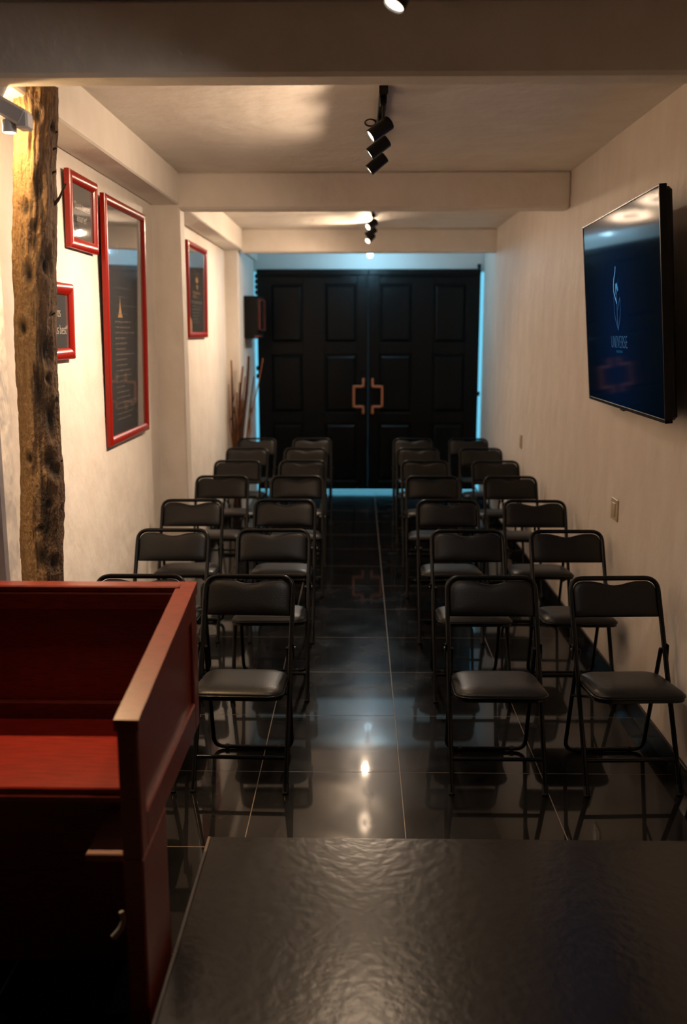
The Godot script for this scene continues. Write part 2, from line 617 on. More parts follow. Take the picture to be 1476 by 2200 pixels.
# ---------- furniture ----------
func make_chair(label: String) -> Node3D:
	var t := thing("folding_chair", label, "chair", Vector3.ZERO, "black folding chairs in rows")
	var paint = M["chair_paint"]
	var slope := Vector3(0, 0.795, -0.405)
	var foot := Vector3(0.19, 0.008, 0.21)
	var top := foot + slope
	obj("frame", tubed(rounded([Vector3(-foot.x, foot.y, foot.z), Vector3(-top.x, top.y, top.z), top, foot], 0.058, 8), 0.0105, 12), paint, t)
	for s in [-1.0, 1.0]:
		var f := Vector3(s * foot.x, 0.0, foot.z)
		obj("rubber_foot", tubed(PackedVector3Array([f, f + slope.normalized() * 0.04]), 0.0135, 12), M["rubber"], t)
		var hp := Vector3(s * 0.19, 0.53, foot.z - 0.405 * 0.53 / 0.795)
		obj("hinge_plate", boxed(Vector3(s * 0.203 - 0.002, hp.y - 0.045, hp.z - 0.010), Vector3(s * 0.203 + 0.002, hp.y + 0.02, hp.z + 0.016), 0.0015), paint, t)
		obj("rivet", tubed(PackedVector3Array([Vector3(s * 0.203, hp.y, hp.z), Vector3(s * 0.209, hp.y, hp.z)]), 0.006, 10), M["steel"], t)
	var cz := foot.z - 0.405 * 0.12 / 0.795
	obj("crossbar", tubed(PackedVector3Array([Vector3(-0.185, 0.125, cz), Vector3(0.185, 0.125, cz)]), 0.0085, 10), paint, t)
	# rear legs: a U that stands on its bar
	obj("rear_leg_frame", tubed(rounded([Vector3(-0.176, 0.53, -0.06), Vector3(-0.176, 0.0105, -0.2), Vector3(0.176, 0.0105, -0.2), Vector3(0.176, 0.53, -0.06)], 0.05, 7), 0.0092, 12), paint, t)
	for s in [-1.0, 1.0]:
		obj("glide", tubed(PackedVector3Array([Vector3(s * 0.125, 0.0118, -0.2), Vector3(s * 0.108, 0.0118, -0.2)]), 0.0118, 10), M["rubber"], t)
		obj("seat_link", tubed(PackedVector3Array([Vector3(s * 0.176, 0.30, -0.122), Vector3(s * 0.172, 0.405, 0.16)]), 0.006, 8), paint, t)
	# seat, tipped back a little
	var tilt := Transform3D(Basis(Vector3.RIGHT, -PI / 2 - 0.085), Vector3(0, 0.418, 0.08))
	# local x right, y towards the back, z up
	var so := rounded_rect(0.184, 0.172, 0.062, 7)
	for i in so.size():
		so[i].x *= 1.0 - 0.12 * (so[i].y + 0.172)
	var st := mb()
	pillow(st, so, 0.032, 0.004, tilt)
	obj("seat", st, M["black_vinyl"], t)
	var big := PackedVector2Array()
	var rim := PackedVector3Array()
	for p in so:
		big.append(p * 1.005)
		rim.append(tilt * Vector3(p.x * 1.008, p.y * 1.008, -0.004))
	var pan := slab(big, -0.02, -0.004, tilt)
	tube(pan, rim, 0.005, 8, true)
	obj("seat_pan", pan, paint, t)
	# backrest pad between the tubes, its top edge dipping in the middle
	var bo := PackedVector2Array()
	var hw := 0.1795
	for k in 7:
		bo.append(Vector2(lerpf(-hw, hw, k / 6.0), -0.078))
	for k in range(1, 5):
		bo.append(Vector2(hw, lerpf(-0.078, 0.034, k / 4.0)))
	for k in range(1, 7):
		var a := PI / 2 * k / 6.0
		bo.append(Vector2(hw - 0.044 + 0.044 * cos(a), 0.034 + 0.044 * sin(a)))
	for k in range(1, 16):
		var x := lerpf(hw - 0.044, -hw + 0.044, k / 16.0)
		var u := clampf(absf(x) / 0.105, 0.0, 1.0)
		bo.append(Vector2(x, 0.078 - 0.018 * (0.5 + 0.5 * cos(PI * u))))
	for k in range(0, 7):
		var a := PI / 2 + PI / 2 * k / 6.0
		bo.append(Vector2(-hw + 0.044 + 0.044 * cos(a), 0.034 + 0.044 * sin(a)))
	for k in range(1, 4):
		bo.append(Vector2(-hw, lerpf(0.034, -0.078, k / 4.0)))
	var up := slope.normalized()
	var bx := Transform3D(Basis(Vector3.RIGHT, up, Vector3.RIGHT.cross(up)), foot * Vector3(0, 1, 1) + slope * ((0.722 - foot.y) / 0.795))
	st = mb()
	pillow(st, bo, 0.017, 0.012, bx)
	obj("backrest", st, M["black_vinyl"], t)
	return t


func chairs() -> void:
	var rows := [[-3.955, -0.948, -0.474, 0.570, 1.098], [-4.93, -0.997, -0.458, 0.575, 1.103], [-5.85, -1.054, -0.468, 0.557, 1.102], [-6.86, -1.011, -0.461, 0.536, 1.107], [-7.72, -1.006, -0.467, 0.539, 1.12], [-8.59, -1.028, -0.493, 0.534, 1.108], [-9.41, -1.03, -0.474, 0.532, 1.089]]
	var ord_ := ["front row", "second row", "third row", "middle row", "fifth row", "row before the last", "last row by the doors"]
	var where := ["beside the picture wall", "left of the aisle", "right of the aisle", "beside the screen wall"]
	var first: Node3D
	rng.seed = 8
	for i in rows.size():
		for k in 4:
			var label := "black padded folding chair in the %s, %s" % [ord_[i], where[k]]
			var c: Node3D
			if first == null:
				first = make_chair(label)
				c = first
			else:
				c = first.duplicate()
				c.name = numbered("folding_chair")
				add_child(c)
				c.set_meta("label", label)
			var turn := rng.randf_range(-0.025, 0.025)
			if i == 0:
				turn = [0.0, -0.03, 0.0, 0.045][k]
			c.rotation.y = turn
			c.position = Vector3(rows[i][k + 1], 0, rows[i][0] + 0.195) + Vector3(-0.195 * sin(-turn), 0, 0)


func lectern() -> void:
	var t := thing("lectern", "dark red wooden lectern with raised sides and a red shelf, left of the stage", "lectern", Vector3(-0.515, 0, -2.05))
	var W = M["mahogany"]
	var wide := 0.76
	# local: x from 0 (right side, outer face) to -wide, z from 0 (near) to -0.81 (audience side)
	for s in [0, 1]:
		var x0 := -0.05 if s == 0 else -wide
		var x1 := x0 + 0.05
		var inner := x0 + 0.012
		var outer := x1 - 0.012
		# framed side: sloped board with a recessed field
		var st := mb()
		prism(st, [Vector3(inner, 0.64, -0.02), Vector3(inner, 0.64, -0.79), Vector3(inner, 1.03, -0.79), Vector3(inner, 1.015, -0.61), Vector3(inner, 0.935, -0.02)], Vector3(outer - inner, 0, 0))
		obj("side_panel", st, W, t)
		obj("side_stile", boxed(Vector3(x0, 0.60, -0.06), Vector3(x1, 0.932, 0.0), 0.004), W, t)
		obj("side_stile", boxed(Vector3(x0, 0.60, -0.81), Vector3(x1, 1.035, -0.745), 0.004), W, t)
		obj("bottom_rail", boxed(Vector3(x0, 0.60, -0.745), Vector3(x1, 0.695, -0.06), 0.004), W, t)
		# moulding under the cap
		st = mb()
		prism(st, [Vector3(x0 + 0.004, 0.868, -0.06), Vector3(x0 + 0.004, 0.935, -0.06), Vector3(x0 + 0.004, 1.018, -0.745), Vector3(x0 + 0.004, 0.965, -0.745)], Vector3(0.042, 0, 0))
		obj("top_rail", st, W, t)
		st = mb()
		prism(st, [Vector3(x0 - 0.004, 0.932, 0.006), Vector3(x0 - 0.004, 0.960, 0.006), Vector3(x0 - 0.004, 1.045, -0.615), Vector3(x0 - 0.004, 1.017, -0.615)], Vector3(0.058, 0, 0))
		prism(st, [Vector3(x0 - 0.004, 1.017, -0.615), Vector3(x0 - 0.004, 1.045, -0.615), Vector3(x0 - 0.004, 1.072, -0.815), Vector3(x0 - 0.004, 1.035, -0.815)], Vector3(0.058, 0, 0))
		obj("side_cap", st, W, t)
		obj("leg", boxed(Vector3(x0, 0.0, -0.27), Vector3(x1, 0.60, 0.0), 0.005), W, t)
	obj("back_board", boxed(Vector3(-wide + 0.02, 0.0, -0.48), Vector3(-0.055, 0.60, -0.45)), W, t)
	# audience-side board
	obj("front_panel", boxed(Vector3(-wide + 0.05, 0.60, -0.80), Vector3(-0.05, 1.05, -0.775)), W, t)
	obj("front_rail", boxed(Vector3(-wide + 0.05, 0.995, -0.81), Vector3(-0.05, 1.05, -0.755), 0.004), W, t)
	obj("front_rail", boxed(Vector3(-wide + 0.05, 0.63, -0.81), Vector3(-0.05, 0.69, -0.755), 0.004), W, t)
	obj("front_cap", boxed(Vector3(-wide + 0.04, 1.05, -0.82), Vector3(-0.04, 1.071, -0.76), 0.004), W, t)
	var sh := obj("shelf", boxed(Vector3(-wide + 0.045, 0.612, -0.78), Vector3(-0.045, 0.634, -0.295), 0.004), M["shelf"], t)
	sh.set_meta("label", "bright red varnished shelf")
	obj("shelf_lip", boxed(Vector3(-wide + 0.05, 0.595, -0.31), Vector3(-0.05, 0.615, -0.285), 0.003), W, t)
	obj("inner_ledge", boxed(Vector3(-0.205, 0.47, -0.44), Vector3(-0.05, 0.492, -0.205), 0.003), M["ledge_wood"], t)
	var scrap := mb()
	tube(scrap, PackedVector3Array([Vector3(-0.588, 0.43, -2.10), Vector3(-0.582, 0.405, -2.098), Vector3(-0.590, 0.385, -2.095), Vector3(-0.607, 0.365, -2.09)]), 0.0065, 8, false, 0.009)
	tag(obj("paper_scrap", scrap, M["paper"]), "small pale crumpled scrap beside the lectern's right leg", "scrap")


func stage() -> void:
	var t := thing("stage_platform", "low glossy black stage platform in the foreground with a worn pale edge", "stage", Vector3(0, 0, -2.86))
	obj("deck", boxed(Vector3(-0.49, 0.16, 0.0), Vector3(1.33, 0.2, 4.3), 0.004), M["stage_paint"], t)
	obj("riser", boxed(Vector3(-0.47, 0.0, 0.02), Vector3(1.33, 0.16, 4.3)), M["stage_paint"], t)
	obj("edge_strip", boxed(Vector3(-0.499, 0.162, 0.0), Vector3(-0.489, 0.2005, 4.3), 0.002), M["stage_edge"], t)


func picture(called: String, label: String, z0: float, z1: float, y0: float, y1: float, lean: float, bar: float, art: Callable, group: String) -> void:
	# hangs on the left wall; local x runs along the wall away from the camera's left (towards -z), z out of the wall
	var w := z1 - z0
	var h := y1 - y0
	var t := thing(called, label, "picture", Vector3(XL + 0.004, y0, (z0 + z1) / 2), group)
	t.basis = Basis(Vector3(0, 0, -1), Vector3(0, 1, 0), Vector3(1, 0, 0)) * Basis(Vector3.RIGHT, lean)
	# frame with a rounded profile, mitred
	var prof := [Vector2(0, 0), Vector2(0, 0.021), Vector2(0.006, 0.028), Vector2(bar * 0.55, 0.03), Vector2(bar * 0.85, 0.024), Vector2(bar, 0.017), Vector2(bar, 0.004)]
	var st := mb()
	var corner := func(i: int, p: Vector2) -> Vector3:
		var sx: float = [-1.0, 1.0, 1.0, -1.0][i % 4]
		var sy: float = [0.0, 0.0, 1.0, 1.0][i % 4]
		return Vector3(sx * (w / 2 - p.x), (h - p.x) if sy > 0.5 else p.x, p.y)
	for i in 4:
		for k in prof.size() - 1:
			st.set_smooth_group(-1 if k == 0 or k == prof.size() - 2 else i)
			quad(st, corner.call(i, prof[k]), corner.call(i + 1, prof[k]), corner.call(i + 1, prof[k + 1]), corner.call(i, prof[k + 1]))
	obj("frame", st, M["red_lacquer"], t)
	obj("backing_board", boxed(Vector3(-w / 2 + 0.004, 0.004, 0.0), Vector3(w / 2 - 0.004, h - 0.004, 0.006)), M["rubber"], t)
	# print with the art as a computed image
	var pw := w - 2 * bar
	var ph := h - 2 * bar
	var px := Vector2i(int(640 * pw), int(640 * ph))
	var im := Image.create(px.x, px.y, false, Image.FORMAT_RGB8)
	im.fill(Color(0.15, 0.155, 0.185))
	art.call(im, px)
	var pm := StandardMaterial3D.new()
	pm.resource_name = "print"
	pm.albedo_texture = ImageTexture.create_from_image(im)
	pm.roughness = 0.9
	pm.specular_mode = BaseMaterial3D.SPECULAR_DISABLED
	st = mb()
	flat(st)
	var a := Vector3(-pw / 2 - 0.002, bar - 0.002, 0.0085)
	var b := Vector3(pw / 2 + 0.002, h - bar + 0.002, 0.0085)
	for q in [[a.x, a.y, 0, 1], [b.x, b.y, 1, 0], [b.x, a.y, 1, 1], [a.x, a.y, 0, 1], [a.x, b.y, 0, 0], [b.x, b.y, 1, 0]]:
		st.set_uv(Vector2(q[2], q[3]))
		st.add_vertex(Vector3(q[0], q[1], a.z))
	obj("print", st, pm, t)
	obj("glass_pane", boxed(Vector3(a.x, a.y, 0.012), Vector3(b.x, b.y, 0.0135)), M["picture_glass"], t)


func lettering(parent_pos: Transform3D, parent: Node, text: String, height: float, m: Material, called := "lettering", fontname := "Droid Sans") -> void:
	var f := SystemFont.new()
	f.font_names = PackedStringArray([fontname])
	var tm := TextMesh.new()
	tm.text = text
	tm.font = f
	tm.font_size = 32
	tm.pixel_size = height / 24.0
	tm.depth = 0.0006
	tm.curve_step = 4.0
	var o := put(called, tm, m, parent)
	o.transform = parent_pos


func text_lines(im: Image, x0: float, x1: float, y0: float, y1: float, n: int, hgt: float, c: Color, seed_: int) -> void:
	# lines of print too small to read, laid in as word-long strokes
	rng.seed = seed_
	for i in n:
		var y := lerpf(y0, y1, float(i) / maxi(n - 1, 1))
		var x := x0
		var stop := x0 + (x1 - x0) * rng.randf_range(0.35, 1.0)
		while x < stop:
			var word := rng.randf_range(0.04, 0.12) * (x1 - x0)
			var e := minf(x + word, stop)
			var q := x
			while q < e:
				var cw := rng.randf_range(2.0, 4.0)
				im.fill_rect(Rect2i(int(q), int(y + rng.randf_range(-0.15, 0.25) * hgt), maxi(int(cw * 0.6), 1), maxi(int(hgt * rng.randf_range(0.5, 1.0)), 1)), c)
				q += cw
			x = e + 5.0


func blob(im: Image, c: Vector2, r: Vector2, col: Color) -> void:
	for y in range(int(c.y - r.y), int(c.y + r.y) + 1):
		for x in range(int(c.x - r.x), int(c.x + r.x) + 1):
			var d := Vector2((x - c.x) / r.x, (y - c.y) / r.y)
			if d.length() <= 1.0 and x >= 0 and y >= 0 and x < im.get_width() and y < im.get_height():
				im.set_pixel(x, y, col)


func stroke(im: Image, pts: Array, width: float, col: Color) -> void:
	for i in pts.size() - 1:
		var a: Vector2 = pts[i]
		var b: Vector2 = pts[i + 1]
		var lo := a.min(b) - Vector2.ONE * (width + 2)
		var hi := a.max(b) + Vector2.ONE * (width + 2)
		for y in range(maxi(int(lo.y), 0), mini(int(hi.y) + 1, im.get_height())):
			for x in range(maxi(int(lo.x), 0), mini(int(hi.x) + 1, im.get_width())):
				var p := Vector2(x, y)
				var t := clampf((p - a).dot(b - a) / maxf((b - a).length_squared(), 0.001), 0, 1)
				var k := clampf(width / 2 + 0.5 - p.distance_to(a.lerp(b, t)), 0, 1)
				if k > 0:
					im.set_pixel(x, y, im.get_pixel(x, y).lerp(col, k * col.a))


func pictures() -> void:
	var ink := Color(0.72, 0.69, 0.64)
	var gold := Color(0.80, 0.62, 0.40)
	var none := func(_im: Image, _px: Vector2i) -> void: pass
	picture("framed_picture", "small red-framed black print with a white quotation, high up beside the tree trunk", -4.87, -4.41, 2.23, 2.573, 0.03, 0.05, none, "red framed prints on the left wall")
	var p1 := get_child(-1) as Node3D
	lettering(Transform3D(Basis(), Vector3(0.01, 0.20, 0.0092)), p1, "\"Don't haeres", 0.032, M["print_white"])
	lettering(Transform3D(Basis(), Vector3(0.01, 0.145, 0.0092)), p1, "amar'es\"", 0.032, M["print_white"])
	picture("framed_picture", "small red-framed black print lower down, half hidden behind the tree trunk", -4.39, -3.93, 1.726, 2.062, 0.02, 0.05, none, "red framed prints on the left wall")
	var p2 := get_child(-1) as Node3D
	lettering(Transform3D(Basis(), Vector3(0.035, 0.205, 0.0092)), p2, "Mos", 0.038, M["print_white"])
	lettering(Transform3D(Basis(), Vector3(0.03, 0.13, 0.0092)), p2, "amigos best\"", 0.038, M["print_white"])
	var tall := func(im: Image, px: Vector2i) -> void:
		# a golden obelisk among lines of small print
		for y in range(int(px.y * 0.385), int(px.y * 0.475)):
			var k := (y - px.y * 0.385) / (px.y * 0.09)
			var hw := px.x * (0.004 + 0.062 * k * k)
			im.fill_rect(Rect2i(int(px.x * 0.34 - hw), y, int(2 * hw) + 1, 1), gold)
		text_lines(im, px.x * 0.24, px.x * 0.80, px.y * 0.34, px.y * 0.455, 4, 6, Color(0.46, 0.46, 0.48), 3)
		text_lines(im, px.x * 0.20, px.x * 0.80, px.y * 0.49, px.y * 0.93, 19, 7, Color(0.68, 0.61, 0.58), 5)
		stroke(im, [Vector2(px.x * 0.3, px.y * 0.15), Vector2(px.x * 0.3, px.y * 0.19)], 5, gold)
	picture("framed_picture", "tall red-framed poster with a golden obelisk and many lines of small print", -5.86, -4.95, 1.25, 2.543, 0.018, 0.045, tall, "red framed prints on the left wall")
	var third := func(im: Image, px: Vector2i) -> void:
		for a in [-0.5, -0.2, 0.15, 0.5]:
			stroke(im, [Vector2(px.x * 0.52, px.y * 0.40), Vector2(px.x * (0.52 + 0.22 * a), px.y * 0.25)], 5, gold.darkened(0.3))
		blob(im, Vector2(px.x * 0.52, px.y * 0.36), Vector2(px.x * 0.07, px.y * 0.035), gold)
		blob(im, Vector2(px.x * 0.54, px.y * 0.44), Vector2(px.x * 0.06, px.y * 0.03), gold.darkened(0.15))
		text_lines(im, px.x * 0.28, px.x * 0.76, px.y * 0.50, px.y * 0.545, 2, 18, gold, 11)
		text_lines(im, px.x * 0.2, px.x * 0.86, px.y * 0.615, px.y * 0.63, 2, 9, ink.darkened(0.1), 12)
		for i in 6:
			text_lines(im, px.x * 0.25, px.x * 0.80, px.y * (0.67 + 0.04 * i), px.y * (0.68 + 0.04 * i), 2, 6, ink.darkened(0.2), 13 + i)
		blob(im, Vector2(px.x * 0.14, px.y * 0.935), Vector2(px.x * 0.09, px.x * 0.09), gold.lightened(0.25))
	picture("framed_picture", "red-framed poster with a gold emblem and round seal, past the white pillar", -8.27, -7.36, 1.808, 2.543, 0.018, 0.045, third, "red framed prints on the left wall")


func television() -> void:
	var t := thing("television", "large flat black wall screen tilted down, showing a blue feather emblem", "television", Vector3(1.2, 1.944, -4.497))
	var yaw := 0.037
	var pit := 0.088
	var u := Vector3(sin(yaw), 0, -cos(yaw))  # towards the far end
	var n := (Vector3(-cos(yaw), 0, -sin(yaw)) * cos(pit) - Vector3.UP * sin(pit)).normalized()
	var x := -u
	var y := n.cross(x).normalized()
	t.basis = Basis(x, y, n)  # x: to the viewer's right, y up, z out of the screen
	var w := 1.49
	var h := 0.915
	var st := mb()
	var b := 0.009
	# bezel bars round a sunk screen
	box(st, Vector3(-w / 2, -h / 2, -0.03), Vector3(-w / 2 + b, h / 2, 0.0), 0.002)
	box(st, Vector3(w / 2 - b, -h / 2, -0.03), Vector3(w / 2, h / 2, 0.0), 0.002)
	box(st, Vector3(-w / 2, h / 2 - b, -0.03), Vector3(w / 2, h / 2, 0.0), 0.002)
	box(st, Vector3(-w / 2, -h / 2, -0.03), Vector3(w / 2, -h / 2 + 0.016, 0.0), 0.002)
	obj("bezel", st, M["tv_black"], t)
	obj("housing", boxed(Vector3(-w / 2 + 0.01, -h / 2 + 0.01, -0.055), Vector3(w / 2 - 0.01, h / 2 - 0.01, -0.005), 0.012), M["tv_black"], t)
	obj("rear_bulge", boxed(Vector3(-0.5, -0.36, -0.085), Vector3(0.5, 0.2, -0.05), 0.02), M["tv_black"], t)
	obj("wall_bracket", boxed(Vector3(-0.12, -0.14, -0.125), Vector3(0.12, 0.1, -0.08), 0.004), M["tv_black"], t)
	obj("sensor_bump", boxed(Vector3(-0.03, -h / 2 - 0.008, -0.02), Vector3(0.03, -h / 2 + 0.002, -0.002), 0.003), M["tv_black"], t)
	# the picture on the screen
	var im := Image.create(960, 540, false, Image.FORMAT_RGB8)
	for j in 540:
		for i in 960:
			var dx := (i - 430) / 330.0
			var dy := (j - 300) / 420.0
			var k := exp(-(dx * dx + dy * dy))
			im.set_pixel(i, j, Color(0.004, 0.025 + 0.05 * k, 0.05 + 0.125 * k))
	var bright := Color(0.42, 0.66, 0.82, 0.95)
	var dim := Color(0.20, 0.34, 0.50, 0.8)
	var o := Vector2(462, 150)
	var S := func(px: float, py: float) -> Vector2: return o + Vector2((px - 500) * 0.315, (py - 200) * 0.1335)
	stroke(im, [S.call(485, 200), S.call(470, 290), S.call(410, 450), S.call(390, 560), S.call(390, 690), S.call(420, 770), S.call(470, 880), S.call(492, 940)], 6, bright)
	stroke(im, [S.call(390, 740), S.call(390, 1150), S.call(440, 1300), S.call(530, 1500)], 5, dim)
	stroke(im, [S.call(530, 1500), S.call(620, 1250), S.call(640, 1100), S.call(635, 850), S.call(560, 990), S.call(540, 1080)], 5, dim)
	stroke(im, [S.call(510, 720), S.call(510, 1350), S.call(530, 1500)], 7, dim)
	stroke(im, [S.call(610, 430), S.call(560, 560), S.call(600, 680)], 4, Color(0.05, 0.25, 0.42, 0.8))
	stroke(im, [S.call(478, 560), S.call(478, 740)], 8, bright.darkened(0.25))
	stroke(im, [S.call(490, 610), S.call(520, 575), S.call(545, 660)], 13, Color(0.25, 0.55, 0.72, 0.9))
	im.fill_rect(Rect2i(o.x - 27, o.y + 232, 82, 7), Color(0.03, 0.22, 0.33))
	var sm := mat("screen_picture", Color(0.01, 0.01, 0.012), 0.06)
	sm.metallic_specular = 0.32
	sm.emission_enabled = true
	sm.emission = Color.BLACK
	sm.emission_texture = ImageTexture.create_from_image(im)
	sm.emission_energy_multiplier = 1.0
	st = mb()
	flat(st)
	var a := Vector2(-w / 2 + b - 0.001, -h / 2 + 0.015)
	var c := Vector2(w / 2 - b + 0.001, h / 2 - b + 0.001)
	for q in [[a.x, a.y, 0, 1], [c.x, c.y, 1, 0], [c.x, a.y, 1, 1], [a.x, a.y, 0, 1], [a.x, c.y, 0, 0], [c.x, c.y, 1, 0]]:
		st.set_uv(Vector2(q[2], q[3]))
		st.add_vertex(Vector3(q[0], q[1], -0.003))
	obj("screen", st, sm, t)
	var lm := mat("screen_lettering_glow", Color(0.01, 0.02, 0.03), 0.3)
	lm.emission_enabled = true
	lm.emission = Color(0.08, 0.24, 0.36)
	lm.emission_energy_multiplier = 1.0
	lettering(Transform3D(Basis(), Vector3(-0.005, -0.145, -0.0026)), t, "UNIVERSE", 0.055, lm, "screen_lettering")
	var l := AreaLight3D.new()
	l.name = "screen_light"
	t.add_child(l)
	l.area_size = Vector2(w * 0.9, h * 0.9)
	l.light_color = Color(0.03, 0.36, 0.66)
	l.light_energy = 0.12
	l.area_range = 20
	l.area_attenuation = 2.0
	l.shadow_enabled = true
	l.basis = Basis()  # shines along -z of its own axes
	l.rotation.y = PI
	l.position = Vector3(0, 0, 0.004)


func trunk() -> void:
	var t := thing("tree_trunk", "rough bare tree trunk standing upright against the left wall", "tree trunk", Vector3(-1.205, 0, -3.55))
	var lumps := noise(1.0, FastNoiseLite.TYPE_SIMPLEX_SMOOTH, 4, 40)
	var fine := noise(1.0, FastNoiseLite.TYPE_SIMPLEX_SMOOTH, 3, 41)
	var holes := []  # angle (0 = towards the camera), height, half-width, half-height, depth
	rng.seed = 77
	for q in [[-0.50, 1.86, 0.020, 0.03], [0.40, 1.78, 0.03, 0.05], [0.5, 1.52, 0.03, 0.06], [0.35, 1.36, 0.022, 0.04], [-0.45, 1.38, 0.016, 0.022], [0.55, 1.32, 0.02, 0.03], [0.15, 1.22, 0.024, 0.06], [0.2, 1.12, 0.022, 0.07], [0.05, 1.0, 0.02, 0.05], [0.5, 0.97, 0.02, 0.03], [-0.35, 2.28, 0.02, 0.03], [0.2, 2.35, 0.02, 0.06], [0.1, 1.62, 0.02, 0.09], [0.45, 2.1, 0.02, 0.05], [-0.15, 2.05, 0.018, 0.04]]:
		holes.append(q)
	for k in 14:
		holes.append([rng.randf_range(-0.4, 1.2), rng.randf_range(0.6, 2.6), rng.randf_range(0.006, 0.013), rng.randf_range(0.008, 0.03)])
	var bend := Curve.new()
	bend.min_value = -1
	bend.max_value = 1
	bend.min_domain = 0
	bend.max_domain = 2.75
	for q in [[0.0, -0.05], [0.98, -0.032], [1.34, -0.014], [1.70, -0.014], [2.04, 0.0], [2.37, 0.024], [2.70, 0.048]]:
		bend.add_point(Vector2(q[0], q[1]))
	var nv := 300
	var nu := 110
	var H := 2.70
	var pos := []
	var col := []
	for j in nv + 1:
		var y := H * j / nv
		var cx := bend.sample(y)
		var cz := 0.006 * sin(y * 2.3 + 1.0)
		var base := 0.0685 + 0.008 * exp(-pow((y - 1.15) / 0.3, 2)) + 0.006 * exp(-pow((y - 2.05) / 0.25, 2)) + 0.004 * exp(-pow((y - 2.7) / 0.12, 2))
		var row := []
		var crow := []
		for i in nu:
			var ang := TAU * i / nu  # 0 towards +z, growing towards +x
			var dir := Vector3(sin(ang), 0, cos(ang))
			var q := dir * 1.6
			var big := lumps.get_noise_3d(q.x * 1.2, y * 2.0, q.z * 1.2)
			var grain := fine.get_noise_3d(q.x * 7.0, y * 5.5, q.z * 7.0)
			var r := base + 0.009 * big + 0.0055 * grain + 0.003 * fine.get_noise_3d(q.x * 16.0, y * 17.0, q.z * 16.0)
			# bark: torn patches, thicker than the bare yellow wood
			var ca := wrapf(ang - 0.31, -PI, PI)
			var patch := lumps.get_noise_3d(q.x * 2.2 + 9.0, y * 2.6, q.z * 2.2) + 0.55 * clampf(ca * 1.6, -1, 1) + 0.25 * fine.get_noise_3d(q.x * 3.0, y * 9.0, q.z * 3.0 + 5.0)
			var bark := smoothstep(-0.05, 0.10, patch)
			r += 0.005 * bark
			var wood := Color(0.42, 0.275, 0.13).lerp(Color(0.28, 0.165, 0.075), clampf(0.5 + grain, 0, 1))
			var brown := Color(0.17, 0.098, 0.052).lerp(Color(0.085, 0.052, 0.032), clampf(0.5 + 1.2 * grain, 0, 1))
			var c := wood.lerp(brown, bark)
			for hq in holes:
				var dx: float = wrapf(ca - hq[0] * 1.3, -PI, PI) * base
				var dd := pow(dx / hq[2], 2) + pow((y - hq[1]) / hq[3], 2)
				if dd < 6.0:
					var k := exp(-dd * 1.2)
					r -= 0.012 * k
					r += 0.004 * exp(-pow(sqrt(dd) - 1.5, 2) * 4.0)
					c = c.lerp(Color(0.022, 0.018, 0.015), clampf(k * 1.0, 0, 0.9))
			row.append(Vector3(cx, y, cz) + dir * r)
			crow.append(c)
		pos.append(row)
		col.append(crow)
	var st := mb()
	smooth(st)
	for j in nv:
		for i in nu:
			var k := (i + 1) % nu
			for v in [[j, i], [j + 1, k], [j, k], [j, i], [j + 1, i], [j + 1, k]]:
				st.set_color(col[v[0]][v[1]])
				st.add_vertex(pos[v[0]][v[1]])
	obj("stem", st, M["bark"], t)
	# a side twig and a few stubs on its right edge
	var tw := tubed(rounded([Vector3(0.08, 2.295, 0.0), Vector3(0.108, 2.315, 0.0), Vector3(0.138, 2.375, 0.0)], 0.02, 5), 0.0075, 8, false, 0.004)
	obj("twig", tw, M["twig"], t)
	for q in [[0.110, 2.545], [0.102, 2.49], [0.096, 2.41], [0.067, 1.98], [0.064, 1.91], [0.062, 1.36]]:
		obj("stub", tubed(PackedVector3Array([Vector3(q[0] - 0.03, q[1] - 0.012, 0.01), Vector3(q[0] + 0.012, q[1] + 0.006, 0.008)]), 0.009, 7, false, 0.003), M["twig"], t)


func branches() -> void:
	var t := thing("dried_branches", "bundle of tall dry brown branches standing in the far left corner", "branches", Vector3(-1.275, 0, -9.51))
	rng.seed = 19
	var tops := [[-0.02, 1.58, 0.0, 0.015, 0], [0.165, 1.62, 0.01, 0.024, 1], [0.305, 1.60, 0.03, 0.008, 0], [-0.045, 1.34, 0.02, 0.008, 0], [0.10, 1.52, 0.0, 0.017, 0], [0.225, 1.42, 0.02, 0.010, 1], [0.05, 1.26, 0.02, 0.014, 0], [0.14, 1.30, 0.04, 0.016, 1], [0.02, 1.12, 0.04, 0.016, 1], [0.20, 1.12, 0.05, 0.008, 0], [0.12, 1.42, 0.02, 0.012, 0], [0.08, 1.36, 0.03, 0.014, 1], [0.155, 1.5, 0.03, 0.012, 1], [-0.01, 1.42, 0.01, 0.009, 1]]
	for q in tops:
		var a := Vector3(rng.randf_range(-0.02, 0.03), 0.0, rng.randf_range(-0.03, 0.03))
		var b := Vector3(q[0], q[1], q[2])
		var path := PackedVector3Array()
		for k in 15:
			var f := k / 14.0
			path.append(a.lerp(b, f) + Vector3(sin(f * 9 + q[0] * 40) * 0.008, 0, cos(f * 7 + q[1] * 9) * 0.006) * minf(1, f * 3))
		q[3] *= 1.35
		var st := tubed(path, q[3], 8, false, q[3] * 0.4)
		var f0 := path[10]
		tube(st, PackedVector3Array([f0, f0 + Vector3(0.025, 0.09, 0.01), f0 + Vector3(0.035, 0.17, 0.01)]), q[3] * 0.4, 6, false, 0.002)
		obj("branch", st, M["dark_branch"] if q[4] else M["dry_branch"], t)


